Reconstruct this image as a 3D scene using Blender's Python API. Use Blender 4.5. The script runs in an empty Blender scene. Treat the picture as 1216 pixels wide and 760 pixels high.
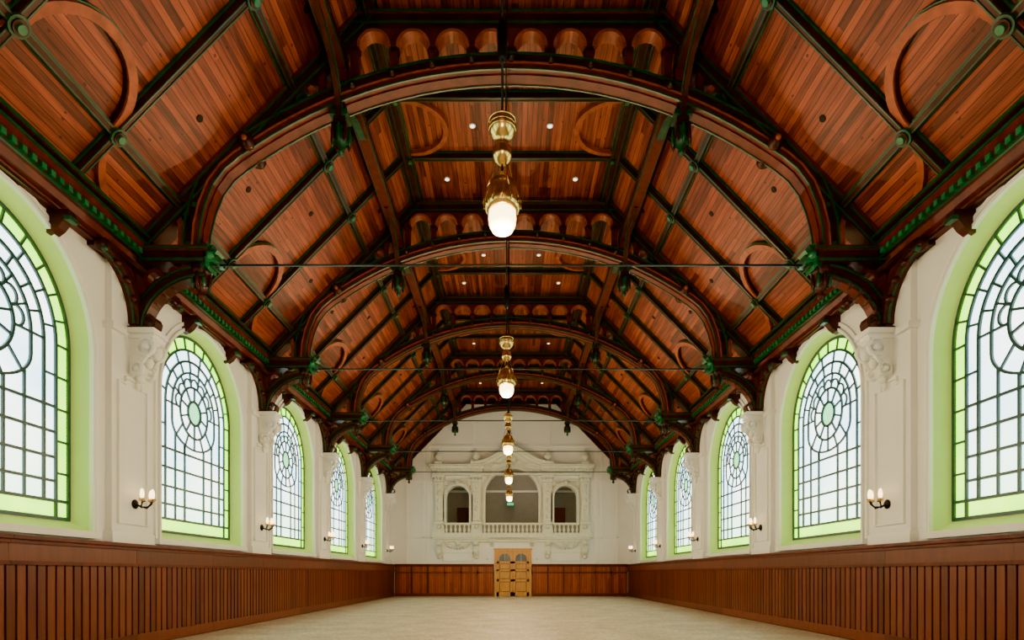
import bpy, bmesh, math, random
from mathutils import Vector
random.seed(4)
sc = bpy.context.scene
pi = math.pi

# ------------------------------------------------------------------ constants
F = 700.0
HW = 6.3            # half width
YB, YE = -7.6, 31.05
BAY = 4.93
T0 = 9.7 - 3*BAY
TR = [T0 + i*BAY for i in range(8)]      # -5.09 ... 29.42
WC = [7.2 + i*BAY for i in range(-2, 5)]
EZ = 6.41
CZ, CX = 10.45, 2.35
L = math.hypot(HW-CX, CZ-EZ); CC = (HW-CX)/L; SN = (CZ-EZ)/L

# ------------------------------------------------------------------ materials
def newmat(name):
    m = bpy.data.materials.new(name); m.use_nodes = True
    nt = m.node_tree; b = nt.nodes['Principled BSDF']
    return m, nt, b
def N(nt, t, **kw):
    n = nt.nodes.new(t)
    for k, v in kw.items(): setattr(n, k, v)
    return n
def ramp(nt, stops):
    r = nt.nodes.new('ShaderNodeValToRGB')
    els = r.color_ramp.elements
    while len(els) < len(stops): els.new(0.5)
    for e, (p, c) in zip(els, stops):
        e.position = p; e.color = (*c, 1)
    return r
def simple(name, col, rough=0.5, metal=0, var=0.25, scale=3, stretch=(1,1,1), bump=0.0, spec=0.5):
    m, nt, b = newmat(name)
    tc = N(nt, 'ShaderNodeTexCoord'); mp = N(nt, 'ShaderNodeMapping'); mp.inputs['Scale'].default_value = stretch
    nz = N(nt, 'ShaderNodeTexNoise'); nz.inputs['Scale'].default_value = scale; nz.inputs['Detail'].default_value = 5
    lo = tuple(c*(1-var) for c in col); hi = tuple(min(1, c*(1+var)) for c in col)
    r = ramp(nt, [(0.3, lo), (0.7, hi)])
    nt.links.new(tc.outputs['Object'], mp.inputs['Vector']); nt.links.new(mp.outputs['Vector'], nz.inputs['Vector'])
    nt.links.new(nz.outputs['Fac'], r.inputs['Fac']); nt.links.new(r.outputs['Color'], b.inputs['Base Color'])
    b.inputs['Roughness'].default_value = rough; b.inputs['Metallic'].default_value = metal
    b.inputs['Specular IOR Level'].default_value = spec
    if bump > 0:
        bp = N(nt, 'ShaderNodeBump'); bp.inputs['Strength'].default_value = bump; bp.inputs['Distance'].default_value = 0.02
        nt.links.new(nz.outputs['Fac'], bp.inputs['Height']); nt.links.new(bp.outputs['Normal'], b.inputs['Normal'])
    return m
def emis(name, col, st, var=None, grad=None):
    m, nt, b = newmat(name)
    b.inputs['Base Color'].default_value = (*col, 1)
    b.inputs['Roughness'].default_value = 0.3
    b.inputs['Emission Color'].default_value = (*col, 1)
    b.inputs['Emission Strength'].default_value = st
    if var:
        tc = N(nt, 'ShaderNodeTexCoord'); nz = N(nt, 'ShaderNodeTexNoise'); nz.inputs['Scale'].default_value = var[0]
        nz.inputs['Detail'].default_value = 3
        r = ramp(nt, [(0.3, var[1]), (0.65, var[2])])
        nt.links.new(tc.outputs['Object'], nz.inputs['Vector']); nt.links.new(nz.outputs['Fac'], r.inputs['Fac'])
        out = r.outputs['Color']
        if grad:
            sp_ = N(nt, 'ShaderNodeSeparateXYZ'); nt.links.new(tc.outputs['Object'], sp_.inputs[0])
            mr = N(nt, 'ShaderNodeMapRange'); mr.inputs['From Min'].default_value = -0.7; mr.inputs['From Max'].default_value = -2.3
            nt.links.new(sp_.outputs['Z'], mr.inputs['Value'])
            ml_ = N(nt, 'ShaderNodeMath', operation='MULTIPLY'); nt.links.new(mr.outputs[0], ml_.inputs[0]); ml_.inputs[1].default_value = 0.85
            mx_ = N(nt, 'ShaderNodeMix', data_type='RGBA'); nt.links.new(ml_.outputs[0], mx_.inputs['Factor'])
            nt.links.new(out, mx_.inputs['A']); mx_.inputs['B'].default_value = (*grad, 1); out = mx_.outputs['Result']
        nt.links.new(out, b.inputs['Emission Color'])
    return m
def planks(name, lo, mid, hi, width, rough=0.4, knots=True):
    """board material: UV in metres, u along boards, v across"""
    m, nt, b = newmat(name)
    uv = N(nt, 'ShaderNodeUVMap'); sep = N(nt, 'ShaderNodeSeparateXYZ'); nt.links.new(uv.outputs['UV'], sep.inputs[0])
    def mth(op, a, bv=None):
        n = N(nt, 'ShaderNodeMath', operation=op)
        if isinstance(a, float): n.inputs[0].default_value = a
        else: nt.links.new(a, n.inputs[0])
        if bv is not None:
            if isinstance(bv, (float, int)): n.inputs[1].default_value = bv
            else: nt.links.new(bv, n.inputs[1])
        return n.outputs[0]
    vs = mth('DIVIDE', sep.outputs['Y'], width)
    vi = mth('FLOOR', vs); vf = mth('FRACT', vs)
    wn = N(nt, 'ShaderNodeTexWhiteNoise', noise_dimensions='1D'); nt.links.new(vi, wn.inputs['W'])
    ush = mth('ADD', sep.outputs['X'], mth('MULTIPLY', wn.outputs['Value'], 7.0))
    ui = mth('FLOOR', mth('DIVIDE', ush, 4.9))
    wn2 = N(nt, 'ShaderNodeTexWhiteNoise', noise_dimensions='2D')
    cb = N(nt, 'ShaderNodeCombineXYZ'); nt.links.new(vi, cb.inputs[0]); nt.links.new(ui, cb.inputs[1]); nt.links.new(cb.outputs[0], wn2.inputs['Vector'])
    gr = N(nt, 'ShaderNodeTexNoise'); gr.inputs['Scale'].default_value = 1.0; gr.inputs['Detail'].default_value = 6
    cb2 = N(nt, 'ShaderNodeCombineXYZ')
    nt.links.new(mth('MULTIPLY', ush, 1.6), cb2.inputs[0]); nt.links.new(mth('MULTIPLY', sep.outputs['Y'], 20.0), cb2.inputs[1])
    nt.links.new(mth('MULTIPLY', wn2.outputs['Value'], 50.0), cb2.inputs[2]); nt.links.new(cb2.outputs[0], gr.inputs['Vector'])
    mix = mth('ADD', mth('MULTIPLY', wn2.outputs['Value'], 0.34), mth('MULTIPLY', gr.outputs['Fac'], 0.68))
    r = ramp(nt, [(0.28, lo), (0.52, mid), (0.80, hi)])
    nt.links.new(mix, r.inputs['Fac'])
    gap = mth('GREATER_THAN', mth('ABSOLUTE', mth('SUBTRACT', vf, 0.5)), 0.455)
    col = r.outputs['Color']
    def darken(colsock, fac, c):
        mx = N(nt, 'ShaderNodeMix', data_type='RGBA'); nt.links.new(fac, mx.inputs['Factor'])
        nt.links.new(colsock, mx.inputs['A']); mx.inputs['B'].default_value = (*c, 1)
        return mx.outputs['Result']
    col = darken(col, gap, tuple(c*0.3 for c in lo))
    if knots:
        vo = N(nt, 'ShaderNodeTexVoronoi'); vo.inputs['Scale'].default_value = 4.6
        cb3 = N(nt, 'ShaderNodeCombineXYZ'); nt.links.new(mth('MULTIPLY', sep.outputs['X'], 0.7), cb3.inputs[0]); nt.links.new(sep.outputs['Y'], cb3.inputs[1])
        nt.links.new(cb3.outputs[0], vo.inputs['Vector'])
        kn = mth('MULTIPLY', mth('LESS_THAN', vo.outputs['Distance'], 0.09), 0.75)
        col = darken(col, kn, tuple(c*0.5 for c in lo))
    nt.links.new(col, b.inputs['Base Color'])
    b.inputs['Roughness'].default_value = rough
    b.inputs['Specular IOR Level'].default_value = 0.35
    bp = N(nt, 'ShaderNodeBump'); bp.inputs['Strength'].default_value = 0.3; bp.inputs['Distance'].default_value = 0.01; bp.invert = True
    nt.links.new(gap, bp.inputs['Height']); nt.links.new(bp.outputs['Normal'], b.inputs['Normal'])
    return m

M = {}
M['boards'] = planks('roof_boards', (0.070,0.010,0.003), (0.220,0.036,0.008), (0.44,0.092,0.018), 0.105, 0.42)
M['dark'] = simple('dark_stained_timber', (0.046,0.009,0.005), 0.35, var=0.4, scale=4, spec=.3)
M['red'] = simple('red_brown_timber', (0.105,0.015,0.006), 0.40, var=0.35, scale=5, spec=.25)
M['brown'] = simple('orange_brown_timber', (0.30,0.062,0.012), 0.4, var=0.35, scale=6, spec=.3)
M['green'] = simple('green_paint', (0.009,0.062,0.028), 0.35, var=0.3, scale=8)
M['greenl'] = simple('light_green_paint', (0.015,0.16,0.062), 0.35, var=0.3, scale=8)
M['plaster'] = simple('white_plaster', (0.82,0.82,0.81), 0.8, var=0.03, scale=1.2)
M['plastrim'] = simple('plaster_moulding', (0.85,0.85,0.82), 0.7, var=0.03, scale=2)
M['cream'] = simple('cream_stucco', (0.72,0.72,0.61), 0.7, var=0.08, scale=5, bump=0.2)
M['reveal'] = simple('window_reveal_green_glow', (0.64,0.88,0.30), 0.7, var=0.03)  # green glow from the lime border panes, put into the reveal colour
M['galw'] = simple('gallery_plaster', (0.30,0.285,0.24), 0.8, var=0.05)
M['lead'] = simple('glazing_bars', (0.010,0.060,0.055), 0.4, var=0.2)
M['brass'] = simple('polished_brass', (0.80,0.53,0.17), 0.24, metal=1.0, var=0.1, scale=20)
M['iron'] = simple('black_iron', (0.012,0.010,0.010), 0.4, metal=0.6, var=0.2)
M['steel'] = simple('tie_rod_steel', (0.06,0.07,0.07), 0.35, metal=0.8, var=0.2)
M['oak'] = simple('golden_oak', (0.54,0.25,0.030), 0.4, var=0.2, scale=3, stretch=(6,6,0.6))
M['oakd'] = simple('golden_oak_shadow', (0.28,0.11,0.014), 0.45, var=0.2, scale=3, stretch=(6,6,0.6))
M['hole'] = simple('vent_hole', (0.01,0.006,0.004), 0.8)
M['endwood'] = planks('end_panelling', (0.17,0.027,0.006), (0.30,0.055,0.011), (0.42,0.095,0.019), 0.12, 0.3, knots=False)
M['globe'] = emis('milk_glass_lit', (1.0,0.78,0.38), 8)
M['flame'] = emis('sconce_bulb', (1.0,0.70,0.34), 6)
M['down'] = emis('downlight_lens', (1.0,0.92,0.8), 3)
M['exit'] = emis('exit_sign_green', (0.05,0.8,0.4), 0.8)
M['glassC'] = emis('frosted_pane', (0.9,0.96,1.0), 4.8, (0.9, (0.42,0.74,0.94), (0.92,1.0,1.0)), grad=(0.58,0.92,0.62))
M['glassG'] = emis('lime_pane', (0.45,1.0,0.06), 4.2, (2.0, (0.26,0.88,0.01), (0.56,1.0,0.05)))
M['glassR'] = emis('rosette_pane', (0.30,0.85,0.42), 2.6)
M['doorglass'] = simple('door_glass', (0.10,0.13,0.16), 0.1, var=0.2)

# slat wood (random per island)
m, nt, b = newmat('wainscot_wood')
geo = N(nt, 'ShaderNodeNewGeometry'); tc = N(nt, 'ShaderNodeTexCoord'); mp = N(nt, 'ShaderNodeMapping'); mp.inputs['Scale'].default_value = (12,12,1)
nz = N(nt, 'ShaderNodeTexNoise'); nz.inputs['Scale'].default_value = 1.6; nz.inputs['Detail'].default_value = 5
ad = N(nt, 'ShaderNodeMath', operation='MULTIPLY_ADD'); ad.inputs[1].default_value = 0.45
nt.links.new(tc.outputs['Object'], mp.inputs[0]); nt.links.new(mp.outputs[0], nz.inputs[0])
nt.links.new(geo.outputs['Random Per Island'], ad.inputs[0])
ml = N(nt, 'ShaderNodeMath', operation='MULTIPLY'); ml.inputs[1].default_value = 0.6
nt.links.new(nz.outputs['Fac'], ml.inputs[0]); nt.links.new(ml.outputs[0], ad.inputs[2])
r = ramp(nt, [(0.15,(0.062,0.011,0.004)),(0.5,(0.122,0.024,0.009)),(0.9,(0.20,0.045,0.015))])
nt.links.new(ad.outputs[0], r.inputs[0]); nt.links.new(r.outputs[0], b.inputs['Base Color']); b.inputs['Roughness'].default_value = 0.33
b.inputs['Specular IOR Level'].default_value = 0.4
M['wains'] = m
# floor
m, nt, b = newmat('pale_stone_floor')
tc = N(nt, 'ShaderNodeTexCoord')
n1 = N(nt, 'ShaderNodeTexNoise'); n1.inputs['Scale'].default_value = 1.3; n1.inputs['Detail'].default_value = 9; n1.inputs['Roughness'].default_value = 0.65
n2 = N(nt, 'ShaderNodeTexNoise'); n2.inputs['Scale'].default_value = 12; n2.inputs['Detail'].default_value = 6; n2.inputs['Roughness'].default_value = 0.7
for n in (n1, n2): nt.links.new(tc.outputs['Object'], n.inputs['Vector'])
r1 = ramp(nt, [(0.35,(0.50,0.44,0.31)),(0.65,(0.74,0.67,0.51))]); r2 = ramp(nt, [(0.38,(0.60,0.58,0.54)),(0.6,(1,1,1))])
mx = N(nt, 'ShaderNodeMix', data_type='RGBA', blend_type='MULTIPLY'); mx.inputs['Factor'].default_value = 1
nt.links.new(n1.outputs['Fac'], r1.inputs[0]); nt.links.new(n2.outputs['Fac'], r2.inputs[0])
nt.links.new(r1.outputs[0], mx.inputs['A']); nt.links.new(r2.outputs[0], mx.inputs['B']); nt.links.new(mx.outputs['Result'], b.inputs['Base Color'])
bp = N(nt, 'ShaderNodeBump'); bp.inputs['Strength'].default_value = 0.35; bp.inputs['Distance'].default_value = 0.02
nt.links.new(n2.outputs['Fac'], bp.inputs['Height']); nt.links.new(bp.outputs['Normal'], b.inputs['Normal'])
b.inputs['Roughness'].default_value = 0.6
M['floor'] = m

# ------------------------------------------------------------------ mesh builder
XZ = lambda p, q, a: (p, a, q)
YZ = lambda p, q, a: (a, p, q)
XY = lambda p, q, a: (p, q, a)
def slope(side):
    return lambda u, v, w: (side*(HW - v*CC - w*SN), u, EZ + v*SN - w*CC)

class MB:
    def __init__(s):
        s.v=[]; s.f=[]; s.m=[]; s.sm=[]; s.uv=[]; s.mats=[]
    def mi(s, k):
        if k not in s.mats: s.mats.append(k)
        return s.mats.index(k)
    def face(s, pts, m, uv=None, smooth=False):
        i=len(s.v); s.v += [tuple(p) for p in pts]
        s.f.append(tuple(range(i, i+len(pts)))); s.m.append(s.mi(m)); s.sm.append(smooth); s.uv.append(uv)
    def raw(s, verts, faces, m, smooth=False):
        i=len(s.v); s.v += [tuple(p) for p in verts]; k=s.mi(m)
        for f in faces:
            s.f.append(tuple(i+j for j in f)); s.m.append(k); s.sm.append(smooth); s.uv.append(None)
    def box(s, x0,x1,y0,y1,z0,z1,m, mp=None):
        vs=[(x,y,z) for x in (x0,x1) for y in (y0,y1) for z in (z0,z1)]
        if mp: vs=[mp(*v) for v in vs]
        s.raw(vs, [(0,1,3,2),(4,6,7,5),(0,4,5,1),(2,3,7,6),(0,2,6,4),(1,5,7,3)], m)
    def prism(s, poly, a0,a1,m, mp=XZ):
        n=len(poly); vs=[mp(p,q,a0) for p,q in poly]+[mp(p,q,a1) for p,q in poly]
        fs=[tuple(range(n)), tuple(range(2*n-1,n-1,-1))]+[(i,(i+1)%n,n+(i+1)%n,n+i) for i in range(n)]
        s.raw(vs, fs, m)
    def ribbon(s, pts, o0,o1,a0,a1,m, mp=XZ, closed=False):
        n=len(pts); nr=[]
        for i in range(n):
            if closed: A=pts[(i-1)%n]; B=pts[(i+1)%n]
            else: A=pts[max(i-1,0)]; B=pts[min(i+1,n-1)]
            dx,dy=B[0]-A[0],B[1]-A[1]; l=math.hypot(dx,dy) or 1
            nr.append((-dy/l,dx/l))
        vs=[]
        for (p,q),(a,b) in zip(pts,nr):
            for o in (o0,o1):
                for e in (a0,a1): vs.append(mp(p+a*o,q+b*o,e))
        fs=[]
        for i in range(n if closed else n-1):
            j=(i+1)%n; A=4*i; B=4*j
            fs+=[(A,A+1,B+1,B),(A+2,B+2,B+3,A+3),(A,B,B+2,A+2),(A+1,A+3,B+3,B+1)]
        if not closed: fs+=[(0,2,3,1),(4*n-4,4*n-3,4*n-1,4*n-2)]
        s.raw(vs, fs, m)
    def lathe(s, c, prof, m, seg=16, axis='z', smooth=True, cap=True):
        vs=[]; n=len(prof)
        for r,h in prof:
            for k in range(seg):
                t=2*pi*k/seg; a,b_=r*math.cos(t), r*math.sin(t)
                if axis=='z': vs.append((c[0]+a,c[1]+b_,c[2]+h))
                elif axis=='y': vs.append((c[0]+a,c[1]+h,c[2]+b_))
                else: vs.append((c[0]+h,c[1]+a,c[2]+b_))
        fs=[(i*seg+k, i*seg+(k+1)%seg, (i+1)*seg+(k+1)%seg, (i+1)*seg+k) for i in range(n-1) for k in range(seg)]
        s.raw(vs, fs, m, smooth)
        if cap:
            i=len(s.v)-len(vs)
            for base in (0,(n-1)*seg):
                s.f.append(tuple(i+base+k for k in range(seg))); s.m.append(s.mi(m)); s.sm.append(False); s.uv.append(None)
    def sphere(s, c, r, m, seg=12, rings=7, sx=1,sy=1,sz=1):
        prof=[(r*math.sin(pi*i/rings), -r*math.cos(pi*i/rings)) for i in range(rings+1)]
        vs=[]
        for a,h in prof:
            for k in range(seg):
                t=2*pi*k/seg; vs.append((c[0]+sx*a*math.cos(t), c[1]+sy*a*math.sin(t), c[2]+sz*h))
        fs=[(i*seg+k, i*seg+(k+1)%seg, (i+1)*seg+(k+1)%seg, (i+1)*seg+k) for i in range(rings) for k in range(seg)]
        s.raw(vs, fs, m, True)
    def tube(s, pts, r, m, seg=8):
        vs=[]; n=len(pts); P=[Vector(p) for p in pts]
        rr = r if isinstance(r,(list,tuple)) else [r]*n
        for i in range(n):
            t=(P[min(i+1,n-1)]-P[max(i-1,0)]).normalized()
            u=t.cross(Vector((0,0,1)))
            if u.length<0.05: u=t.cross(Vector((1,0,0)))
            u.normalize(); w=t.cross(u)
            for k in range(seg):
                a=2*pi*k/seg; vs.append(P[i]+(u*math.cos(a)+w*math.sin(a))*rr[i])
        fs=[(i*seg+k, i*seg+(k+1)%seg, (i+1)*seg+(k+1)%seg, (i+1)*seg+k) for i in range(n-1) for k in range(seg)]
        fs+=[tuple(range(seg)), tuple(range((n-1)*seg,n*seg))]
        s.raw(vs, fs, m, True)
    def clampy(s, ymax):
        s.v=[(x,min(y,ymax),z) for x,y,z in s.v]
    def mesh(s, name, recalc=True):
        me=bpy.data.meshes.new(name); me.from_pydata(s.v,[],s.f)
        for k in s.mats: me.materials.append(M[k])
        uvl=me.uv_layers.new(name='UVMap')
        for p,k,sm,uv in zip(me.polygons,s.m,s.sm,s.uv):
            p.material_index=k; p.use_smooth=sm
            if uv:
                for li,c in zip(p.loop_indices,uv): uvl.data[li].uv=c
        if recalc:
            bm=bmesh.new(); bm.from_mesh(me); bmesh.ops.recalc_face_normals(bm, faces=bm.faces); bm.to_mesh(me); bm.free()
        me.update(); return me
    def obj(s, name, loc=(0,0,0), recalc=True):
        return put(name, s.mesh(name, recalc), loc)
def put(name, me, loc=(0,0,0), rz=0):
    o=bpy.data.objects.new(name, me); o.location=loc; o.rotation_euler=(0,0,rz)
    sc.collection.objects.link(o); return o
def arc(cx,cy,r,a0,a1,n=16,ry=None):
    ry = r if ry is None else ry
    return [(cx+r*math.cos(math.radians(a0+(a1-a0)*i/n)), cy+ry*math.sin(math.radians(a0+(a1-a0)*i/n))) for i in range(n+1)]

# ------------------------------------------------------------------ floor / shell
b=MB(); b.face([(-HW-.3,YB-.3,0),(HW+.3,YB-.3,0),(HW+.3,YE+.3,0),(-HW-.3,YE+.3,0)],'floor'); b.obj('floor')

WR, GR, GX, SPR, WB, GB = 1.6, 1.5, 6.54, 4.48, 1.82, 1.98
def wall_side(side, name):
    b=MB(); X=side*HW
    def q(y0,y1,z0,z1): b.face([(X,y0,z0),(X,y1,z0),(X,y1,z1),(X,y0,z1)],'plaster')
    prev=YB
    for c in WC:
        q(prev,c-WR,0,EZ); q(c-WR,c+WR,0,WB)
        A=arc(c,SPR,WR,180,0,24)
        for i in range(24):
            p,r_=A[i],A[i+1]
            b.face([(X,p[0],p[1]),(X,r_[0],r_[1]),(X,r_[0],EZ),(X,p[0],EZ)],'plaster')
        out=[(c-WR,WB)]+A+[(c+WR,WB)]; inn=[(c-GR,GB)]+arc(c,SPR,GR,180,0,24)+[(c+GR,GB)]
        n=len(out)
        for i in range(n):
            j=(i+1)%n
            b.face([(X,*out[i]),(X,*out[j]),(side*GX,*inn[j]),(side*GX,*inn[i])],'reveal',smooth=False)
        prev=c+WR
    q(prev,YE,0,EZ)
    b.obj(name, recalc=False)
wall_side(-1,'wall_left'); wall_side(1,'wall_right')

# roof lining (slopes + flat)
b=MB()
for s_ in (-1,1):
    S=slope(s_)
    b.face([S(YB,0,0),S(YE,0,0),S(YE,L,0),S(YB,L,0)],'boards',uv=[(YB,0),(YE,0),(YE,L),(YB,L)])
b.face([(-CX,YB,CZ),(-CX,YE,CZ),(CX,YE,CZ),(CX,YB,CZ)],'boards',uv=[(YB,20),(YE,20),(YE,20+2*CX),(YB,20+2*CX)])
b.obj('ceiling', recalc=False)

# back wall behind the camera
b=MB(); b.face([(-HW,YB,0),(HW,YB,0),(HW,YB,EZ),(CX,YB,CZ),(-CX,YB,CZ),(-HW,YB,EZ)],'plaster'); b.obj('wall_back')

# end wall with openings
b=MB(); Y=YE
def eq(x0,x1,z0,z1,m='plaster'): b.face([(x0,Y,z0),(x1,Y,z0),(x1,Y,z1),(x0,Y,z1)],m)
G0,G1=3.24,6.85
DX0,DX1,DZ=-0.76,0.94,2.42
eq(-HW,HW,0,G0)
ops=[(-2.8,0.6,5.2),(0.04,1.4,5.3),(2.85,0.6,5.2)]
px=-HW; rev=[]
for cx,r_,zs in ops:
    eq(px,cx-r_,G0,G1)
    A=arc(cx,zs,r_,180,0,24)
    for i in range(24):
        p,q_=A[i],A[i+1]; b.face([(p[0],Y,p[1]),(q_[0],Y,q_[1]),(q_[0],Y,G1),(p[0],Y,G1)],'plaster')
    rev.append([(cx-r_,G0)]+A+[(cx+r_,G0)])
    px=cx+r_
eq(px,HW,G0,G1)
xe=lambda z: HW-(z-EZ)/(CZ-EZ)*(HW-CX)
b.face([(-HW,Y,G1),(HW,Y,G1),(xe(G1),Y,G1),(CX,Y,CZ),(-CX,Y,CZ),(-xe(G1),Y,G1)],'plaster')
b.obj('wall_end', recalc=False)
b=MB()
for x in (-5.5,-4.6,4.75,5.6,-2.0,2.0):
    z0 = 1.75 if abs(x)>4.3 else 7.8
    z1 = {5.5:6.8,5.6:6.8,4.6:7.7,4.75:7.6,2.0:9.3}[abs(x)]
    b.box(x-.05,x+.05,YE-.05,YE,z0,z1,'plastrim')
for x in (-4.35,4.45): b.box(x-.09,x+.09,YE-.06,YE,1.75,7.9,'plastrim')
b.box(-HW,-4.2,YE-.07,YE,6.0,6.12,'plastrim'); b.box(4.3,HW,YE-.07,YE,6.0,6.12,'plastrim')
b.box(-4.4,4.4,YE-.07,YE,7.85,7.95,'plastrim')
b.box(-HW,-4.2,YE-.05,YE,3.05,3.13,'plastrim'); b.box(4.3,HW,YE-.05,YE,3.05,3.13,'plastrim')
b.obj('trim_9')

# gallery room behind the openings
b=MB()
for out in rev:
    for i in range(len(out)-1):
        b.face([(out[i][0],Y,out[i][1]),(out[i+1][0],Y,out[i+1][1]),(out[i+1][0],Y+.35,out[i+1][1]),(out[i][0],Y+.35,out[i][1])],'cream')
g0,g1,gz0,gz1=-4.4,4.4,3.1,7.4; Y0,Y1=YE+.35,YE+4
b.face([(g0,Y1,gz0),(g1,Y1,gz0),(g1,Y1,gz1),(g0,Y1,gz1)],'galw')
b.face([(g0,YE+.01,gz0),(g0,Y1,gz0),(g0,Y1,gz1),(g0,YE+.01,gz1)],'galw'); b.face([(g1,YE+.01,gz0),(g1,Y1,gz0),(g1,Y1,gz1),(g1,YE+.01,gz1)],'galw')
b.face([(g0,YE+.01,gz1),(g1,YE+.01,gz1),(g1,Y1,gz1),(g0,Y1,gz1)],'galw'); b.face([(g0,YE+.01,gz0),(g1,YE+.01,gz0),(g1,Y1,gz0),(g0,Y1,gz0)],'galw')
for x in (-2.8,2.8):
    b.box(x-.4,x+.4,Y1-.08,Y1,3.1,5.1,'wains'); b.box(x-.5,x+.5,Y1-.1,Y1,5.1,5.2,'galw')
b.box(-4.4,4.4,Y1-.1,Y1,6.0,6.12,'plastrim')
b.obj('wall_gallery', recalc=False)
b=MB(); b.box(-.22,.22,-.04,.04,-.1,.1,'iron'); b.box(-.2,.2,-.05,-.04,-.08,.08,'exit'); b.box(-.12,-.02,-.055,-.05,-.05,.05,'plastrim'); b.box(.02,.14,-.055,-.05,-.015,.015,'plastrim')
b.obj('exit_sign',(-.05,YE+3.85,5.3))

# ------------------------------------------------------------------ stucco gallery surround
b=MB(); m='cream'; Yf=YE
def fb(x0,x1,z0,z1,d,mm=m,d0=0): b.box(x0,x1,Yf-d,Yf-d0,z0,z1,mm)
XC=0.05
for x in (-3.78,-1.82,1.9,3.86):
    fb(x-.26,x+.26,3.2,6.3,.16); fb(x-.17,x+.17,3.95,5.95,.30)
    fb(x-.3,x+.3,3.2,3.5,.26); fb(x-.3,x+.3,3.78,3.9,.36)
    fb(x-.32,x+.32,6.2,6.34,.40); fb(x-.28,x+.28,5.98,6.06,.36)
    for k in range(3):
        b.sphere((x-.18+.18*k,Yf-.3,6.12),.085,m,8,5)
    for z in (4.2,4.6,5.0,5.4,5.75): b.sphere((x,Yf-.3,z),.10,m,8,5,sx=1,sy=.7,sz=1.5)
    b.sphere((x,Yf-.26,3.64),.12,m,8,5)
for cx,r_,zs in ops:
    path=[(cx-r_,3.85)]+arc(cx,zs,r_,180,0,28)+[(cx+r_,3.85)]
    b.ribbon(path,0,.09,Yf-.26,Yf,m); b.ribbon(path,.09,.17,Yf-.16,Yf,m)
    fb(cx-.12,cx+.12,zs+r_-.02,zs+r_+.3,.34)
    b.sphere((cx,Yf-.34,zs+r_+.15),.13,m,10,6)
    for s_ in (-1,1):
        px_,pz=cx+s_*r_*.88,zs+r_*.86
        for k in range(10):
            t=k*.75; rr=.05+.028*k*(.6+.4*(r_>1))
            b.sphere((px_+rr*math.cos(t)*s_*.9,Yf-.07,pz+rr*math.sin(t)*.8),.065,m,6,4)
for cx in (-2.8,2.87):
    fb(cx-.62,cx+.62,6.05,6.12,.22)
    for k in range(7): b.sphere((cx-.48+.16*k,Yf-.08,5.96),.065,m,6,4)
fb(-4.1,4.2,6.34,6.44,.34); fb(-4.1,-1.5,6.44,6.68,.2); fb(1.6,4.2,6.44,6.68,.2)
for x0,x1 in ((-4.2,-1.45),(1.55,4.3)):
    fb(x0,x1,6.68,6.76,.46); fb(x0-.05,x1+.05,6.76,6.86,.6)
    n=int((x1-x0)/.16)
    for k in range(n): fb(x0+.04+k*.16,x0+.12+k*.16,6.58,6.68,.36)
    for k in range(9): b.sphere((x0+.25+k*(x1-x0-.5)/8,Yf-.2,6.51),.055,m,6,4)
L1=[(-2.15,6.92),(-1.75,6.95),(-1.35,7.06),(-.95,7.25),(-.6,7.48),(-.3,7.66),(0,7.72)]
pts=[(XC+x,z) for x,z in L1]+[(XC-x,z) for x,z in L1[-2::-1]]
b.ribbon(pts,-.06,.08,Yf-.6,Yf,m); b.ribbon(pts,-.17,-.06,Yf-.42,Yf,m)
b.prism([(XC-1.95,6.7)]+[(p,q-.1) for p,q in pts[1:-1]]+[(XC+1.95,6.7)],Yf-.1,Yf,m)
b.sphere((XC,Yf-.16,7.12),.24,m,12,7,sy=.6,sz=1.2)
for s_ in (-1,1):
    for k in range(9): b.sphere((XC+s_*(.3+.12*k),Yf-.13,7.1-.035*k+.05*math.sin(k*1.6)),.085-.004*k,m,7,4)
b.lathe((XC,Yf-.3,7.75),[(.08,0),(.05,.06),(.13,.16),(.14,.22),(.05,.32),(.02,.46)],m,10)
for x in (-3.78,-1.82,1.9,3.86):
    fb(x-.2,x+.2,6.86,7.02,.5)
    b.lathe((x,Yf-.28,7.0),[(.13,0),(.06,.06),(.07,.1),(.21,.24),(.24,.34),(.15,.4),(.2,.46),(.09,.54),(.04,.6),(.06,.66),(.01,.72)],m,12)
fb(-4.15,4.25,3.08,3.24,.48); fb(-4.05,4.15,2.98,3.08,.34); fb(-3.9,4.0,2.86,2.98,.18)
for x0,x1 in ((-3.5,-2.1),(-1.5,1.6),(2.2,3.55)):
    fb(x0,x1,3.24,3.32,.34,d0=.08); fb(x0,x1,3.74,3.84,.36,d0=.06)
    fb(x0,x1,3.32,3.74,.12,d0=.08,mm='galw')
    n=max(4,int((x1-x0)/.22))
    for k in range(n):
        b.lathe((x0+(k+.5)*(x1-x0)/n,Yf-.22,3.32),[(.055,0),(.035,.04),(.075,.14),(.065,.2),(.03,.32),(.055,.42)],m,8)
b.prism([(XC-1.5,-.4),(XC-.9,-.60),(XC,-.68),(XC+.9,-.60),(XC+1.5,-.4)],3.06,3.24,m,mp=lambda p,q,a:(p,Yf+q,a))
for x in (-1.0,1.1):
    b.prism([(0,2.98),(-.34,2.98),(-.32,2.85),(-.12,2.7),(0,2.6)],x-.1,x+.1,m,mp=lambda p,q,a:(a,Yf+p,q))
emp=bpy.data.objects.new('stucco_gallery_balcony',None); sc.collection.objects.link(emp)
b.clampy(YE-.004)
o=b.obj('arcade_surround'); o.parent=emp
b=MB()
b.prism([(0,.86),(-.4,.86),(-.4,.8),(-.27,.6),(-.2,.35),(-.08,.1),(0,.0)],-.14,.14,m,mp=lambda p,q,a:(a,p,q))
b.sphere((0,-.34,.76),.14,m,8,5); b.sphere((0,-.2,.3),.12,m,8,5); b.sphere((0,-.09,.04),.09,m,8,5); b.clampy(-.004)
kme=b.mesh('console')
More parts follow.
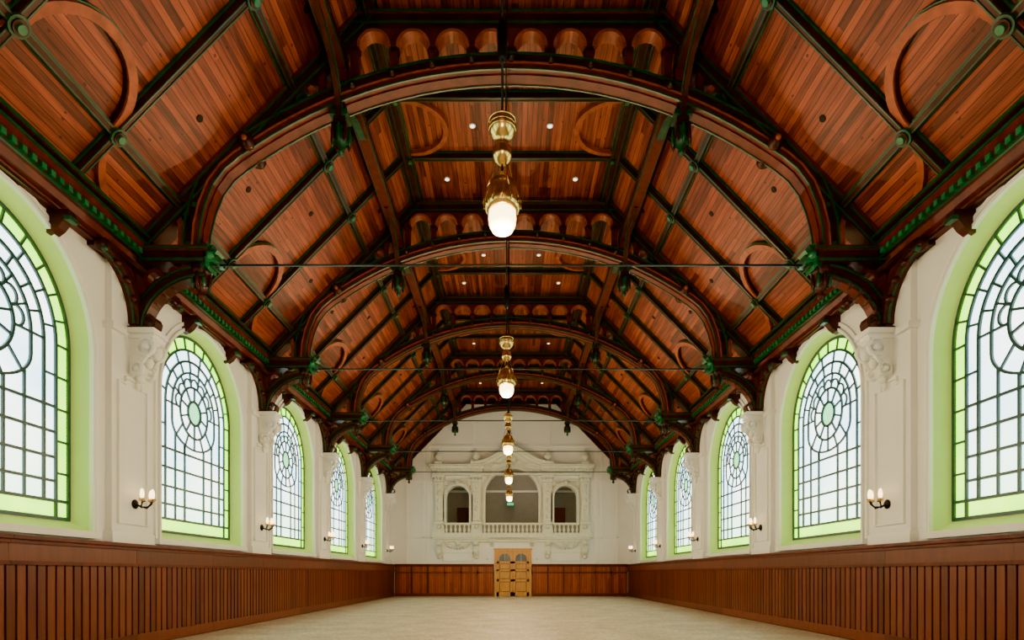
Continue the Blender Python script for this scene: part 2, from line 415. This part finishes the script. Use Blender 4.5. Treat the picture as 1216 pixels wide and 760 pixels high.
for i,x in enumerate((-3.78,-1.82,1.9,3.86)): o=put('console_%d'%i,kme,(x,YE,2.0)); o.parent=emp
b=MB()
sw=[(.6*math.cos(pi*k/12),.55-.3*math.sin(pi*k/12)) for k in range(13)]
for p,q in sw: b.sphere((p,-.08,q),.085,m,6,4)
b.sphere((0,-.14,.5),.15,m,8,5)
b.box(-.8,.8,-.05,0,0,.04,m); b.box(-.8,-.76,-.05,0,-.45,.04,m); b.box(.76,.8,-.05,0,-.45,.04,m); b.box(-.8,.8,-.05,0,-.45,-.41,m); b.clampy(-.004)
kme=b.mesh('garland')
for i,x in enumerate((-2.8,2.87)): o=put('garland_%d'%i,kme,(x,YE,2.28)); o.parent=emp

# ------------------------------------------------------------------ end panelling and door
b=MB(); Yp=YE-.06
def panelrun(x0,x1):
    b.face([(x0,Yp,0),(x1,Yp,0),(x1,Yp,1.6),(x0,Yp,1.6)],'endwood',uv=[(0,x0),(0,x1),(1.6,x1),(1.6,x0)])
    b.box(x0,x1,Yp-.06,YE,1.56,1.66,'red'); b.box(x0,x1,Yp-.1,YE,1.66,1.7,'red')
    b.box(x0,x1,Yp-.03,Yp,1.2,1.3,'wains'); b.box(x0,x1,Yp-.05,Yp,0,.16,'wains')
    n=round((x1-x0)/.85)
    for k in range(n+1):
        x=x0+(x1-x0)*k/n; b.box(max(x0,x-.05),min(x1,x+.05),Yp-.03,Yp,.1,1.56,'wains')
panelrun(-HW+.2,DX0-.14); panelrun(DX1+.14,HW-.2)
b.obj('trim_1')
b=MB()
for x in (DX0-.12,DX1): b.box(x,x+.12,YE-.14,YE-.005,0,DZ,'oak')
b.box(DX0-.16,DX1+.16,YE-.16,YE-.005,DZ,DZ+.1,'oak')
b.box(DX0,DX1,YE-.02,YE-.005,0,DZ,'oakd')
cxm=(DX0+DX1)/2; yd=YE-.1
for x0,x1 in ((DX0,cxm-.01),(cxm+.01,DX1)):
    w=x1-x0; mid=(x0+x1)/2
    b.box(x0,x1,yd+.03,yd+.06,.01,1.75,'oakd')
    for xa,xb in ((x0,x0+.12),(x1-.12,x1)): b.box(xa,xb,yd,yd+.06,.01,DZ,'oak')
    for za,zb in ((.01,.22),(.78,.9),(1.32,1.42),(1.72,1.84)): b.box(x0,x1,yd,yd+.06,za,zb,'oak')
    for za,zb in ((.27,.73),(.95,1.27),(1.46,1.68)): b.box(x0+.17,x1-.17,yd+.012,yd+.04,za,zb,'oak')
    r_=w/2-.12; zs=1.95
    b.prism([(mid-r_,1.84)]+arc(mid,zs,r_,180,0,14)+[(mid+r_,1.84)],yd+.03,yd+.04,'doorglass')
    A=arc(mid,zs,r_,180,0,14)
    for i in range(14):
        b.prism([A[i],A[i+1],(A[i+1][0],DZ),(A[i][0],DZ)],yd,yd+.06,'oak')
    b.box(mid-.012,mid+.012,yd+.01,yd+.035,1.84,zs+r_,'oak')
b.lathe((cxm+.07,yd,1.08),[(.02,0),(.02,-.05),(.035,-.06),(.03,-.09)],'brass',10,axis='y')
b.obj('door_1')
for x in (-1.25,1.35):
    bb=MB(); bb.box(-.06,.06,-.02,0,-.08,.08,'plastrim'); bb.box(-.02,.02,-.035,-.02,-.03,.03,'iron'); bb.obj('wall_switch_plate',(x,YE,1.95))

# ------------------------------------------------------------------ side wainscot
for side,nm in ((-1,'trim_2'),(1,'trim_3')):
    b=MB()
    def wb(x0,x1,y0,y1,z0,z1,m='wains'):
        a,c=sorted((side*x0,side*x1)); b.box(a,c,y0,y1,z0,z1,m)
    wb(6.165,6.3,YB,YE,0,1.64,'dark')
    for y0 in [YB+i*2.465 for i in range(16)]:
        y1=min(y0+2.46,YE-.1)
        if y1<=y0: continue
        wb(6.06,6.3,y0,y1,1.63,1.68,'red'); wb(6.10,6.2,y0,y1,1.58,1.63,'red'); wb(6.13,6.2,y0,y1,1.36,1.58); wb(6.10,6.2,y0,y1,1.31,1.36,'red')
        wb(6.12,6.2,y0,y1,.02,.2)
    y=YB+.05
    while y<YE-.2:
        wb(6.14,6.19,y,y+.125,.2,1.31); y+=.16
    b.obj(nm)

# ------------------------------------------------------------------ pilaster panels, architraves
for side,nm in ((-1,'trim_4'),(1,'trim_5')):
    b=MB()
    def wb(x0,x1,y0,y1,z0,z1,m='plastrim'):
        a,c=sorted((side*x0,side*x1)); b.box(a,c,y0,y1,z0,z1,m)
    for i,y in enumerate(TR):
        y=y-.05
        wb(6.20,6.30,y-.5,y+.5,1.68,6.2,'plaster')
        wb(6.16,6.30,y-.54,y+.54,1.68,1.86)
        P=[(y-.36,2.0),(y-.36,4.25),(y-.2,4.25),(y-.2,4.35),(y+.2,4.35),(y+.2,4.25),(y+.36,4.25),(y+.36,2.0)]
        b.ribbon(P,-.025,.025,side*6.16,side*6.22,'plastrim',mp=YZ,closed=True)
        wb(6.13,6.3,y-.56,y-.24,5.0,5.1); wb(6.13,6.3,y+.24,y+.56,5.0,5.1)
    for c in WC:
        path=[(c-WR,WB)]+arc(c,SPR,WR,180,0,28)+[(c+WR,WB)]
        b.ribbon(path,.0,.05,side*6.24,side*6.31,'plastrim',mp=YZ)
        b.ribbon(path,.09,.15,side*6.26,side*6.31,'plastrim',mp=YZ)
        wb(6.20,6.34,c-WR-.12,c+WR+.12,WB-.1,WB)
    b.obj(nm)

# stone corbels (scrolled consoles); local +x into room
b=MB(); cm='plastrim'
b.prism([(0,.66),(-.40,.66),(-.40,.56),(-.33,.52),(-.38,.44),(-.36,.36),(-.26,.32),(-.18,.22),(-.17,.1),(-.12,0),(0,-.06)],-.13,.13,cm,mp=(lambda p,q,a:(-p,a,q)))
b.box(0,.44,-.2,.2,.64,.72,cm); b.box(0,.40,-.17,.17,.56,.60,cm)
for sy in (-1,1):
    for rr,cx_,cz_ in ((.12,.29,.42),(.08,.15,.07)):
        b.ribbon([(cx_+rr*math.cos(2*pi*k/18),cz_+rr*math.sin(2*pi*k/18)) for k in range(18)],-.03,.0,sy*.12,sy*.19,cm,closed=True)
        b.lathe((cx_,sy*.12,cz_),[(rr*.45,0),(rr*.45,sy*.09),(rr*.2,sy*.1)],cm,12,axis='y')
    b.tube([(.36,sy*.15,.34),(.28,sy*.15,.24),(.22,sy*.15,.16)],.025,cm,6)
b.sphere((.38,0,.36),.08,cm,8,5,sz=1.4); b.sphere((.24,0,.2),.07,cm,8,5,sz=1.4); b.sphere((.1,0,-.06),.08,cm,8,5); b.lathe((.06,0,-.26),[(.01,0),(.04,.06),(.03,.14),(.06,.2)],cm,8)
cme=b.mesh('stone_corbel')
for y in TR:
    put('stone_corbel',cme,(-HW+.1,y,4.45)); put('stone_corbel',cme,(HW-.1,y,4.45),pi)

# ------------------------------------------------------------------ windows (local x=0 pane plane, +x = into room, y across, z rel. springing)
b=MB(); zb=GB-SPR; BR=1.24; zi=zb+.26
ring_in=[(.24*math.cos(2*pi*k/28),.24*math.sin(2*pi*k/28)) for k in range(28)]
def pf(pts,m): b.face([(0,p,q) for p,q in pts],m)
A=arc(0,0,BR,0,180,28); R=arc(0,0,.24,0,180,28)
for i in range(28): pf([R[i],A[i],A[i+1],R[i+1]],'glassC')
R2=arc(0,0,.24,180,360,28)
pf([(-BR,0)]+R2+[(BR,0),(BR,-.4),(-BR,-.4)],'glassC'); pf([(-BR,-.4),(BR,-.4),(BR,zi),(-BR,zi)],'glassC')
pf(ring_in,'glassR')
O=arc(0,0,GR,0,180,28)
for i in range(28): pf([A[i],O[i],O[i+1],A[i+1]],'glassG')
pf([(-GR,0),(-BR,0),(-BR,zb),(-GR,zb)],'glassG'); pf([(GR,0),(BR,0),(BR,zb),(GR,zb)],'glassG'); pf([(-BR,zi),(BR,zi),(BR,zb),(-BR,zb)],'glassG')
def bar(pts,w=.028,closed=False,d=.03,m='lead'): b.ribbon(pts,-w*.66,w*.66,.002,d,m,mp=YZ,closed=closed)
full=lambda R_,z: [(-R_,z)]+arc(0,0,R_,180,0,32)+[(R_,z)]
bar(full(GR-.02,zb),.04)
bar([(-GR,zb+.01),(GR,zb+.01)],.04)
bar(full(BR,zb),.034); bar([(-GR,zi),(GR,zi)],.034)
for k in range(1,12):
    a=math.radians(15*k); c_,s_=math.cos(a),math.sin(a); bar([(BR*c_,BR*s_),(GR*c_,GR*s_)],.024)
zz=[0,-.46,-.92,-1.38,-1.84]
for z in zz:
    for s_ in (-1,1): bar([(s_*BR,z),(s_*GR,z)],.024)
# fan of concentric arcs round a central disc
def ray(a,r0,r1,w=.026): bar([(r0*math.cos(a),r0*math.sin(a)),(r1*math.cos(a),r1*math.sin(a))],w)
bar(ring_in,.036,True)
bar([(.52*math.cos(2*pi*k/40),.52*math.sin(2*pi*k/40)) for k in range(40)],.032,True)
for k in range(10): ray(2*pi*(k+.5)/10,.24,.52)
# small scalloped cells outside the ring
for k in range(7):
    a=pi*(k+.5)/7; dd=math.degrees(a)
    bar(arc(.56*math.cos(a),.56*math.sin(a),.135,dd-95,dd+95,10),.024)
bar(full(.80,-.30),.03)
bar(full(1.02,zi),.034)
for k in range(8): ray(pi*k/7,.52,.80,.024)
for k in range(10): ray(pi*(k+.0)/9,.80,1.02,.024)
for k in range(8): ray(pi*(k+.5)/8,1.02,BR,.024)
bar([(-.80,-.30)]+arc(0,-.30,.80,180,360,20,ry=.46),.028)
for a in (215,245,270,295,325):
    a=math.radians(a); bar([(.52*math.cos(a),.52*math.sin(a)),(.80*math.cos(a),-.30+.46*math.sin(a))],.022)
bar([(-.36,-.72),(-.36,zi)],.03); bar([(.36,-.72),(.36,zi)],.03)
bar([(-.36,-.9),(-.36,-.72)],.03)
for z in (-.9,-1.26,-1.62,-1.96):
    bar([(-BR,z),(BR,z)],.03)
for s_ in (-1,1): bar([(s_*1.02,-.45),(s_*BR,-.45)],.024); bar([(s_*.69,-.53),(s_*.69,zi)],.026)
wme=b.mesh('window', recalc=False)
n=1
for c in WC:
    for side in (-1,1):
        put('window_%d'%n,wme,(side*(GX-.005),c,SPR),0 if side<0 else pi); n+=1

# ------------------------------------------------------------------ cornice (eaves)
for side,nm in ((-1,'trim_6'),(1,'trim_7')):
    b=MB(); mp=lambda p,q,a: (side*p,a,q)
    b.prism([(6.3,6.14),(6.2,6.14),(6.16,6.2),(6.08,6.22),(6.04,6.3),(5.98,6.32),(5.98,6.42),(5.92,6.45),(5.92,6.55),(6.02,6.66),(6.3,6.5)],YB,YE,'red',mp=mp)
    def wb(x0,x1,y0,y1,z0,z1,m):
        a,c=sorted((side*x0,side*x1)); b.box(a,c,y0,y1,z0,z1,m)
    wb(5.90,5.93,YB,YE,6.53,6.57,'green'); wb(5.955,5.985,YB,YE,6.295,6.33,'green'); wb(6.15,6.19,YB,YE,6.12,6.16,'dark')
    wb(5.86,5.98,YB,YE,6.60,6.68,'dark'); wb(5.84,5.87,YB,YE,6.62,6.66,'green')
    y=YB+.05
    while y<YE-.1:
        wb(5.925,5.985,y,y+.075,6.345,6.42,'greenl'); y+=.15
    for t in TR:
        for k in (1,2):
            yy=t+BAY*k/3
            if yy<YE-.2:
                b.prism([(6.3,6.14),(6.0,6.14),(6.0,6.05),(6.08,5.98),(6.14,5.9),(6.22,5.84),(6.3,5.82)],yy-.07,yy+.07,'dark',mp=mp)
                wb(5.97,6.06,yy-.075,yy+.075,6.0,6.06,'green')
    b.obj(nm)

# ------------------------------------------------------------------ roof ribs between trusses
def beam(b,mp,u0,u1,v,hw,d,along='u',body='dark',edge='green'):
    def bx(a0,a1,c0,c1,w0,w1,m):
        if along=='u': b.box(a0,a1,c0,c1,w0,w1,m,mp=mp)
        else: b.box(c0,c1,a0,a1,w0,w1,m,mp=mp)
    bx(u0,u1,v-hw,v+hw,0,d,body)
    for s_ in (-1,1):
        bx(u0,u1,v+s_*(hw+.012)-.013,v+s_*(hw+.012)+.013,0,d*.3,edge)
        bx(u0,u1,v+s_*hw*.70-.009,v+s_*hw*.70+.009,d,d+.010,edge)
PV=[1.19,3.83]
def boss(b,mp,u,v,w,r=.11):
    def ring(r0,r1,w0,w1,m):
        pts=[(u+r1*math.cos(2*pi*k/16),v+r1*math.sin(2*pi*k/16)) for k in range(16)]
        b.prism(pts,w0,w1,m,mp=mp)
    ring(0,r,w,w+.04,'green'); ring(0,r*.72,w+.04,w+.06,'dark'); ring(0,r*.42,w+.06,w+.09,'greenl')
flat=lambda u,v,w:(v,u,CZ-w)
for idx,side in enumerate((-1,1)):
    b=MB(); S=slope(side)
    for v in PV: beam(b,S,YB,YE,v,.055,.13)
    beam(b,S,YB,YE,L-.1,.07,.16)
    for t in TR:
        for k in (1,2):
            u=t+BAY*k/3
            if u>YE-.15 or u<YB: continue
            beam(b,S,.3,L,u,.055,.12,along='v')
            for v in PV: boss(b,S,u,v,.13,.12)
        u1,u2=t+BAY/3,t+2*BAY/3; um=(u1+u2)/2; r_=BAY/6-.02
        if u2<YE:
            b.ribbon(arc(um,PV[0]+.05,r_,180,0,18),-.09,.03,0,.10,'brown',mp=S); b.ribbon(arc(um,PV[0]+.05,r_,180,0,18),.03,.05,0,.06,'green',mp=S)
            b.ribbon(arc(um,PV[0]+.05,r_,180,0,18),-.105,-.09,0,.07,'dark',mp=S)
            b.ribbon(arc(t+.12+0,PV[0],u1-t-.12,-90,0,10,ry=.95),-.05,.05,0,.09,'brown',mp=S)
            b.ribbon(arc(t+BAY-.12,PV[0],t+BAY-.12-u2,180,270,10,ry=.95),-.05,.05,0,.09,'brown',mp=S)
            for (uu,vv) in ((t+BAY/6,2.3),(t+BAY*5/6,2.3),(um,3.1),(t+BAY/6,.75),(t+BAY*5/6,4.6)):
                pts=[(uu+.055*math.cos(2*pi*k/14),vv+.055*math.sin(2*pi*k/14)) for k in range(14)]
                b.prism(pts,0,.012,'hole',mp=S)
    # arcade plate
    b.box(side*2.70,side*2.90,YB,YE,9.42,9.56,'red'); b.box(side*2.68,side*2.92,YB,YE,9.56,9.62,'dark')
    for x in (2.695,2.905): b.box(side*(x-.012),side*(x+.012),YB,YE,9.43,9.47,'green')
    for t in TR:
        for sgn in (-1,1):
            pts=[(t+sgn*(.12+1.3*(1-math.cos(a))),8.65+.78*math.sin(a)) for a in [pi/2*k/10 for k in range(11)]]
            b.ribbon(pts,-.045,.045,side*2.76,side*2.84,'dark',mp=YZ); b.ribbon(pts,-.055,-.035,side*2.74,side*2.86,'green',mp=YZ)
        for k in (1,2):
            b.box(side*2.76,side*2.84,t+BAY*k/3-.04,t+BAY*k/3+.04,9.6,10.0,'dark')
    b.obj('roof_purlin_frame')
b=MB()
for v in (-CX+.08,CX-.08): beam(b,flat,YB,YE,v,.08,.16)
for t in TR:
    for k in (1,2):
        u=t+BAY*k/3
        if YB<u<YE-.15: beam(b,flat,-CX,CX,u,.06,.13,along='v'); [boss(b,flat,u,v,.13,.1) for v in (-CX+.12,CX-.12)]
    um=t+BAY/2
    if um<YE-1:
        for s_ in (-1,1):
            path=[(um+ .74*math.cos(a), s_*(CX-.15-.85*math.sin(a))) for a in [pi*k/18 for k in range(19)]]
            b.ribbon(path,-.05,.05,0,.10,'brown',mp=flat)
b.obj('ceiling_rib_frame')

# downlights
b=MB(); b.lathe((0,0,0),[(.065,0),(.065,-.02),(.05,-.025)],'plastrim',16); b.lathe((0,0,-.026),[(.048,0),(.03,-.004)],'down',14)
dme=b.mesh('ceiling_downlight')
for t in TR[1:]:
    for dy,x in ((BAY/2,.8),(BAY*5/6,1.5)):
        if t+dy<YE-.3:
            for s_ in (-1,1): put('ceiling_downlight',dme,(s_*x,t+dy,CZ))

# ------------------------------------------------------------------ truss
b=MB()
ZA=1.87
def zc(x): return ZA+math.sqrt(7.61**2-x*x)
half=[(x,zc(x)) for x in [.3*k for k in range(0,15)]]+[(4.48,8.03),(4.72,7.83),(4.92,7.56),(5.06,7.22),(5.15,6.85),(5.18,6.42)]
arch=[(-x,z) for x,z in half[::-1]]+half[1:]
b.ribbon(arch,-.11,-.02,-.17,.17,'red'); b.ribbon(arch,-.02,.10,-.12,.12,'dark'); b.ribbon(arch,.10,.16,-.16,.16,'dark')
for y in (-.165,.165):
    b.ribbon(arch,-.125,-.10,y-.015,y+.015,'green'); b.ribbon(arch,-.03,.0,y-.015,y+.015,'brown'); b.ribbon(arch,.12,.15,y*1.05-.01,y*1.05+.01,'green')
b.ribbon(arch,-.13,-.105,-.06,.06,'red')
# collar
b.box(-2.75,2.75,-.16,.16,10.10,10.34,'dark'); b.box(-2.8,2.8,-.19,.19,10.26,10.32,'red')
for y in (-.165,.165): b.box(-2.75,2.75,y-.015,y+.015,10.11,10.14,'green'); b.box(-2.75,2.75,y*1.18-.012,y*1.18+.012,10.27,10.30,'green')
# arcade
sp=.64
for i in range(8):
    cx=-2.24+sp*i; r_=.255; zs=9.80
    A=arc(cx,zs,r_,180,0,14)
    for k in range(14): b.prism([A[k],A[k+1],(A[k+1][0],10.11),(A[k][0],10.11)],-.08,.08,'red')
    b.ribbon(A,-.03,.02,-.11,.11,'brown')
for i in range(9):
    x=-2.56+sp*i; z0=zc(x)+.15
    b.box(x-.065,x+.065,-.08,.08,z0,10.10,'red')
    b.lathe((x,0,z0),[(.10,0),(.10,.04),(.06,.06),(.055,max(.07,9.68-z0)),(.09,max(.09,9.72-z0)),(.1,max(.11,9.78-z0))],'dark',10)
    for y in (-.19,.19): b.sphere((x,y,zc(x)+.03),.06,'dark',10,6); b.sphere((x,y*1.2,zc(x)+.03),.03,'green',8,5)
for s_ in (-1,1):
    def sb(x0,x1,y0,y1,z0,z1,m):
        a,c=sorted((s_*x0,s_*x1)); b.box(a,c,y0,y1,z0,z1,m)
    Sl=lambda u,v,w: (s_*(HW-v*CC-w*SN), u, EZ+v*SN-w*CC)
    b.box(-.15,.15,.1,L+.05,.0,.24,'dark',mp=Sl)
    for y in (-.155,.155): b.box(y-.012,y+.012,.3,L,.19,.22,'green',mp=Sl); b.box(y-.012,y+.012,.3,L,.05,.075,'green',mp=Sl)
    b.box(-.19,.19,.3,L,.0,.05,'red',mp=Sl)
    for v in PV: boss(b,Sl,0,v,.24,.13)
    # pendant post
    x=2.8
    sb(x-.1,x+.1,-.1,.1,8.5,10.0,'dark'); sb(x-.14,x+.14,-.14,.14,8.66,8.74,'green'); sb(x-.13,x+.13,-.13,.13,9.2,9.4,'red')
    b.lathe((s_*x,0,8.06),[(.01,0),(.04,.03),(.06,.08),(.03,.12),(.09,.2),(.13,.28),(.10,.36),(.14,.42),(.12,.46)],'green',12)
    for dx,dy in ((-.1,-.12),(.1,-.12),(-.1,.12),(.1,.12),(0,-.14),(0,.14),(-.14,0),(.14,0)):
        b.lathe((s_*x+dx,dy,8.22),[(.005,0),(.03,.06),(.035,.14),(.02,.26),(.03,.3)],'dark' if dx*dy else 'green',6)
    def zp(x): return EZ+(HW-x)*SN/CC-.3
    for x in (3.1,3.75,4.4):
        if zp(x)>zc(x)+.1: sb(x-.05,x+.05,-.08,.08,zc(x)+.1,zp(x)+.1,'red')
    A=[(s_*p,q) for p,q in arc(3.42,8.94,.24,180,0,12)]
    b.ribbon(A,-.04,.04,-.09,.09,'brown')
    # knob on arch
    for y in (-.22,.22): b.sphere((s_*4.25,y,8.14),.12,'dark',12,7); b.sphere((s_*4.25,y*1.45,8.14),.05,'brown',8,5)
    # hammer post, beam
    sb(5.08,5.3,-.11,.11,6.5,7.4,'dark'); sb(5.04,5.34,-.15,.15,6.5,6.58,'green'); sb(5.04,5.34,-.15,.15,7.15,7.22,'green')
    sb(4.98,6.3,-.17,.17,6.24,6.48,'dark'); sb(4.92,6.3,-.2,.2,6.42,6.5,'red')
    for y in (-.175,.175): sb(4.98,6.1,y-.015,y+.015,6.26,6.30,'green'); sb(4.9,6.1,y*1.17-.01,y*1.17+.01,6.44,6.47,'green')
    A=[(s_*p,q) for p,q in arc(5.66,6.86,.27,180,0,12)]
    b.ribbon([(s_*5.39,6.5)]+A+[(s_*5.93,6.5)],-.05,.04,-.1,.1,'brown')
    # carved leaf end
    for k in range(9):
        a=-100+k*25; ca,sa=math.cos(math.radians(a)),math.sin(math.radians(a))
        cx,cz=4.98,6.36
        b.prism([(s_*(cx-.03*sa),cz-.03*ca),(s_*(cx-.11*ca-.05*sa),cz+.11*sa-.05*ca),(s_*(cx-.23*ca),cz+.23*sa),(s_*(cx-.11*ca+.05*sa),cz+.11*sa+.05*ca)],-.15+.015*(k%3),.15-.015*(k%3),'greenl' if k%2 else 'green')
    for y in (-.14,0,.14): b.sphere((s_*4.88,y,6.36),.07,'greenl',8,5)
    b.lathe((s_*5.1,0,5.68),[(.01,0),(.05,.04),(.07,.09),(.03,.14),(.1,.22),(.14,.32),(.1,.38),(.16,.44),(.16,.58)],'dark',12)
    for k in range(8):
        a=2*pi*k/8; b.lathe((s_*5.1+.13*math.cos(a),.13*math.sin(a),5.86),[(.005,0),(.03,.05),(.035,.14),(.02,.28)],'green' if k%2 else 'dark',6)
    # wall post & curved brace
    sb(6.08,6.28,-.13,.13,5.12,6.3,'red'); sb(5.94,6.3,-.18,.18,5.13,5.2,'dark'); sb(6.0,6.3,-.16,.16,5.45,5.52,'dark')
    A=arc(4.98,5.14,1.12,0,90,16,ry=1.0)
    A=[(s_*p,q) for p,q in A]
    b.ribbon(A,-.12,.02,-.12,.12,'dark'); b.ribbon(A,.02,.12,-.09,.09,'red')
    for y in (-.125,.125): b.ribbon(A,-.10,-.07,y-.012,y+.012,'green'); b.ribbon(A,.05,.08,y*.78-.012,y*.78+.012,'green')
    b.ribbon([(s_*p,q) for p,q in arc(5.83,6.0,.15,0,360,16)][:-1],-.03,.03,-.07,.07,'red',closed=True)
    b.ribbon([(s_*p,q) for p,q in arc(5.5,6.12,.08,0,360,12)][:-1],-.025,.025,-.07,.07,'red',closed=True)
    for k in (2,4,6,8,10,12,14):
        b.lathe((A[k][0]-s_*.03,-.11,A[k][1]-.03),[(.03,0),(.085,.02),(.085,.2),(.03,.22)],'dark',10,axis='y')
    b.ribbon([(s_*(5.93+(.02+.017*k)*math.cos(k*.55)),5.33+(.02+.017*k)*math.sin(k*.55)) for k in range(12)],-.02,.02,-.1,.1,'dark')
    # longitudinal braces from wall post
    for g in (-1,1):
        P=[(g*(.1+.85*(1-math.cos(a))),5.25+.88*math.sin(a)) for a in [pi/2*k/10 for k in range(11)]]
        b.ribbon(P,-.06,.06,s_*6.02,s_*6.2,'dark',mp=YZ); b.ribbon(P,-.07,.07,s_*6.09,s_*6.13,'green',mp=YZ)
        b.sphere((s_*6.06,g*.98,6.06),.1,'dark',8,5); b.sphere((s_*6.0,g*1.0,6.0),.05,'green',8,5)
        for k in (3,5,7,9): b.sphere((s_*6.06,P[k][0]+g*.06,P[k][1]-.05),.065,'dark',8,5)
        b.ribbon([(g*.33+.12*math.cos(2*pi*k/12),5.95+.12*math.sin(2*pi*k/12)) for k in range(12)],-.025,.025,s_*6.08,s_*6.18,'red',mp=YZ,closed=True)
    sb(5.98,6.3,-.95,.95,6.08,6.16,'dark')
# tie rod
b.tube([(-5.9,0,6.27),(5.9,0,6.27)],.02,'steel',8)
for x in (-4.85,4.85): b.lathe((x-.06,0,6.27),[(.02,0),(.045,.02),(.045,.1),(.02,.12)],'steel',10,axis='x')
tme=b.mesh('roof_truss')
for t in TR: put('roof_truss',tme,(0,t,0))
# arch on end wall
b=MB()
arch2=[(x*1.02,z+.42) for x,z in arch]
b.ribbon(arch2,-.06,.12,YE-.12,YE,'dark'); b.ribbon(arch2,-.08,-.06,YE-.14,YE,'red')
for s_ in (-1,1):
    Sl=lambda u,v,w: (s_*(HW-v*CC-w*SN), u, EZ+v*SN-w*CC)
    b.box(YE-.12,YE,.0,L+.05,0,.24,'dark',mp=Sl)
b.box(-2.75,2.75,YE-.12,YE,10.1,10.4,'dark')
b.obj('trim_8')

# ------------------------------------------------------------------ pendants
b=MB()
b.lathe((0,0,0),[(.01,0),(.05,.006),(.09,.03),(.118,.08),(.125,.14),(.12,.2),(.105,.26)],'globe',20)
b.lathe((0,0,0),[(.125,.20),(.15,.21),(.162,.25),(.165,.30),(.155,.33),(.16,.35),(.145,.39),(.12,.43),(.10,.45),(.105,.47),(.07,.50),(.03,.53),(.02,.56)],'brass',24)
for k in range(12):
    a=2*pi*k/12; b.tube([(.163*math.cos(a),.163*math.sin(a),.23),(.172*math.cos(a),.172*math.sin(a),.29),(.15*math.cos(a),.15*math.sin(a),.37),(.10*math.cos(a),.10*math.sin(a),.45)],.008,'brass',5)
for k in range(4):
    a=2*pi*k/4+.4; b.tube([(.15*math.cos(a),.15*math.sin(a),.36),(.07*math.cos(a),.07*math.sin(a),.64)],.006,'brass',5)
b.tube([(0,0,.5),(0,0,.66)],.012,'iron',6)
b.lathe((0,0,0),[(.01,.62),(.03,.63),(.06,.655),(.085,.69),(.09,.72),(.07,.745),(.085,.77),(.06,.80),(.04,.83),(.075,.86),(.11,.90),(.122,.95),(.125,.98),(.115,1.0),(.12,1.02),(.10,1.04),(.04,1.07),(.015,1.12)],'brass',24)
for z in (.93,.965,1.01): b.lathe((0,0,z),[(.12,0),(.13,.008),(.12,.016)],'brass',24,cap=False)
ZL=4.26
b.tube([(0,0,1.08),(0,0,CZ-ZL-.12)],.013,'iron',6)
b.tube([(.03,0,1.1),(.045,0,2.2),(.03,0,CZ-ZL-.12)],.006,'iron',5)
b.lathe((0,0,CZ-ZL-.2),[(.02,0),(.05,.04),(.07,.2)],'iron',12)
b.lathe((0,0,1.55),[(.02,0),(.04,.04),(.05,.3),(.035,.36),(.02,.4)],'iron',10)
pme=b.mesh('brass_pendant_lamp')
for k in range(-1,5):
    put('brass_pendant_lamp',pme,(-.08,5.32+BAY*k,ZL))

# sconces
b=MB()
b.lathe((0,0,0),[(.0,0),(.075,0),(.08,.02),(.05,.04),(.02,.05)],'iron',14,axis='x')
b.tube([(.03,0,0),(.12,0,-.05),(.22,0,-.05),(.28,0,.0),(.3,0,.05)],.016,'iron',7)
b.tube([(.10,0,-.04),(.14,0,.04),(.18,0,.05)],.009,'iron',6)
for x,dy in ((.3,0),(.2,-.12),(.2,.12)):
    if dy: b.tube([(.14,0,-.05),(.16,dy*.6,-.07),(.2,dy,.03)],.010,'iron',6)
    b.lathe((x,dy,.03),[(.015,0),(.045,.02),(.05,.05),(.02,.06)],'brass',12)
    b.lathe((x,dy,.09),[(.022,0),(.034,.05),(.03,.1),(.015,.15)],'flame',12)
sme=b.mesh('wall_sconce')
for t in TR:
    put('wall_sconce',sme,(-6.20,t,2.34)); put('wall_sconce',sme,(6.20,t,2.34),pi)

# ------------------------------------------------------------------ lights
def plight(name,loc,e,col,r=.1):
    l=bpy.data.lights.new(name,'POINT'); l.energy=e; l.color=col; l.shadow_soft_size=r
    o=bpy.data.objects.new(name,l); o.location=loc; sc.collection.objects.link(o)
for k in range(-1,5): plight('pendant_bulb_light',(-.08,5.32+BAY*k,ZL-.15),420,(1,.66,.33),.1)
plight('gallery_light',(.5,YE+2.2,6.6),40,(1,.85,.65),.15)

w=bpy.data.worlds.new('sky'); sc.world=w; w.use_nodes=True
nt=w.node_tree; bg=nt.nodes['Background']; sky=N(nt,'ShaderNodeTexSky'); nt.links.new(sky.outputs[0],bg.inputs[0]); bg.inputs[1].default_value=.3

cam=bpy.data.cameras.new('camera'); co=bpy.data.objects.new('camera',cam); sc.collection.objects.link(co)
co.location=(0,0,1.2); co.rotation_euler=(pi/2,0,0)
cam.sensor_width=36; cam.lens=36*F/1216; cam.shift_y=301/1216; cam.shift_x=.0008; cam.clip_end=200
sc.camera=co
sc.view_settings.view_transform='AgX'
sc.view_settings.look='AgX - Punchy'
sc.view_settings.exposure=0.80
sc.view_settings.gamma=0.92
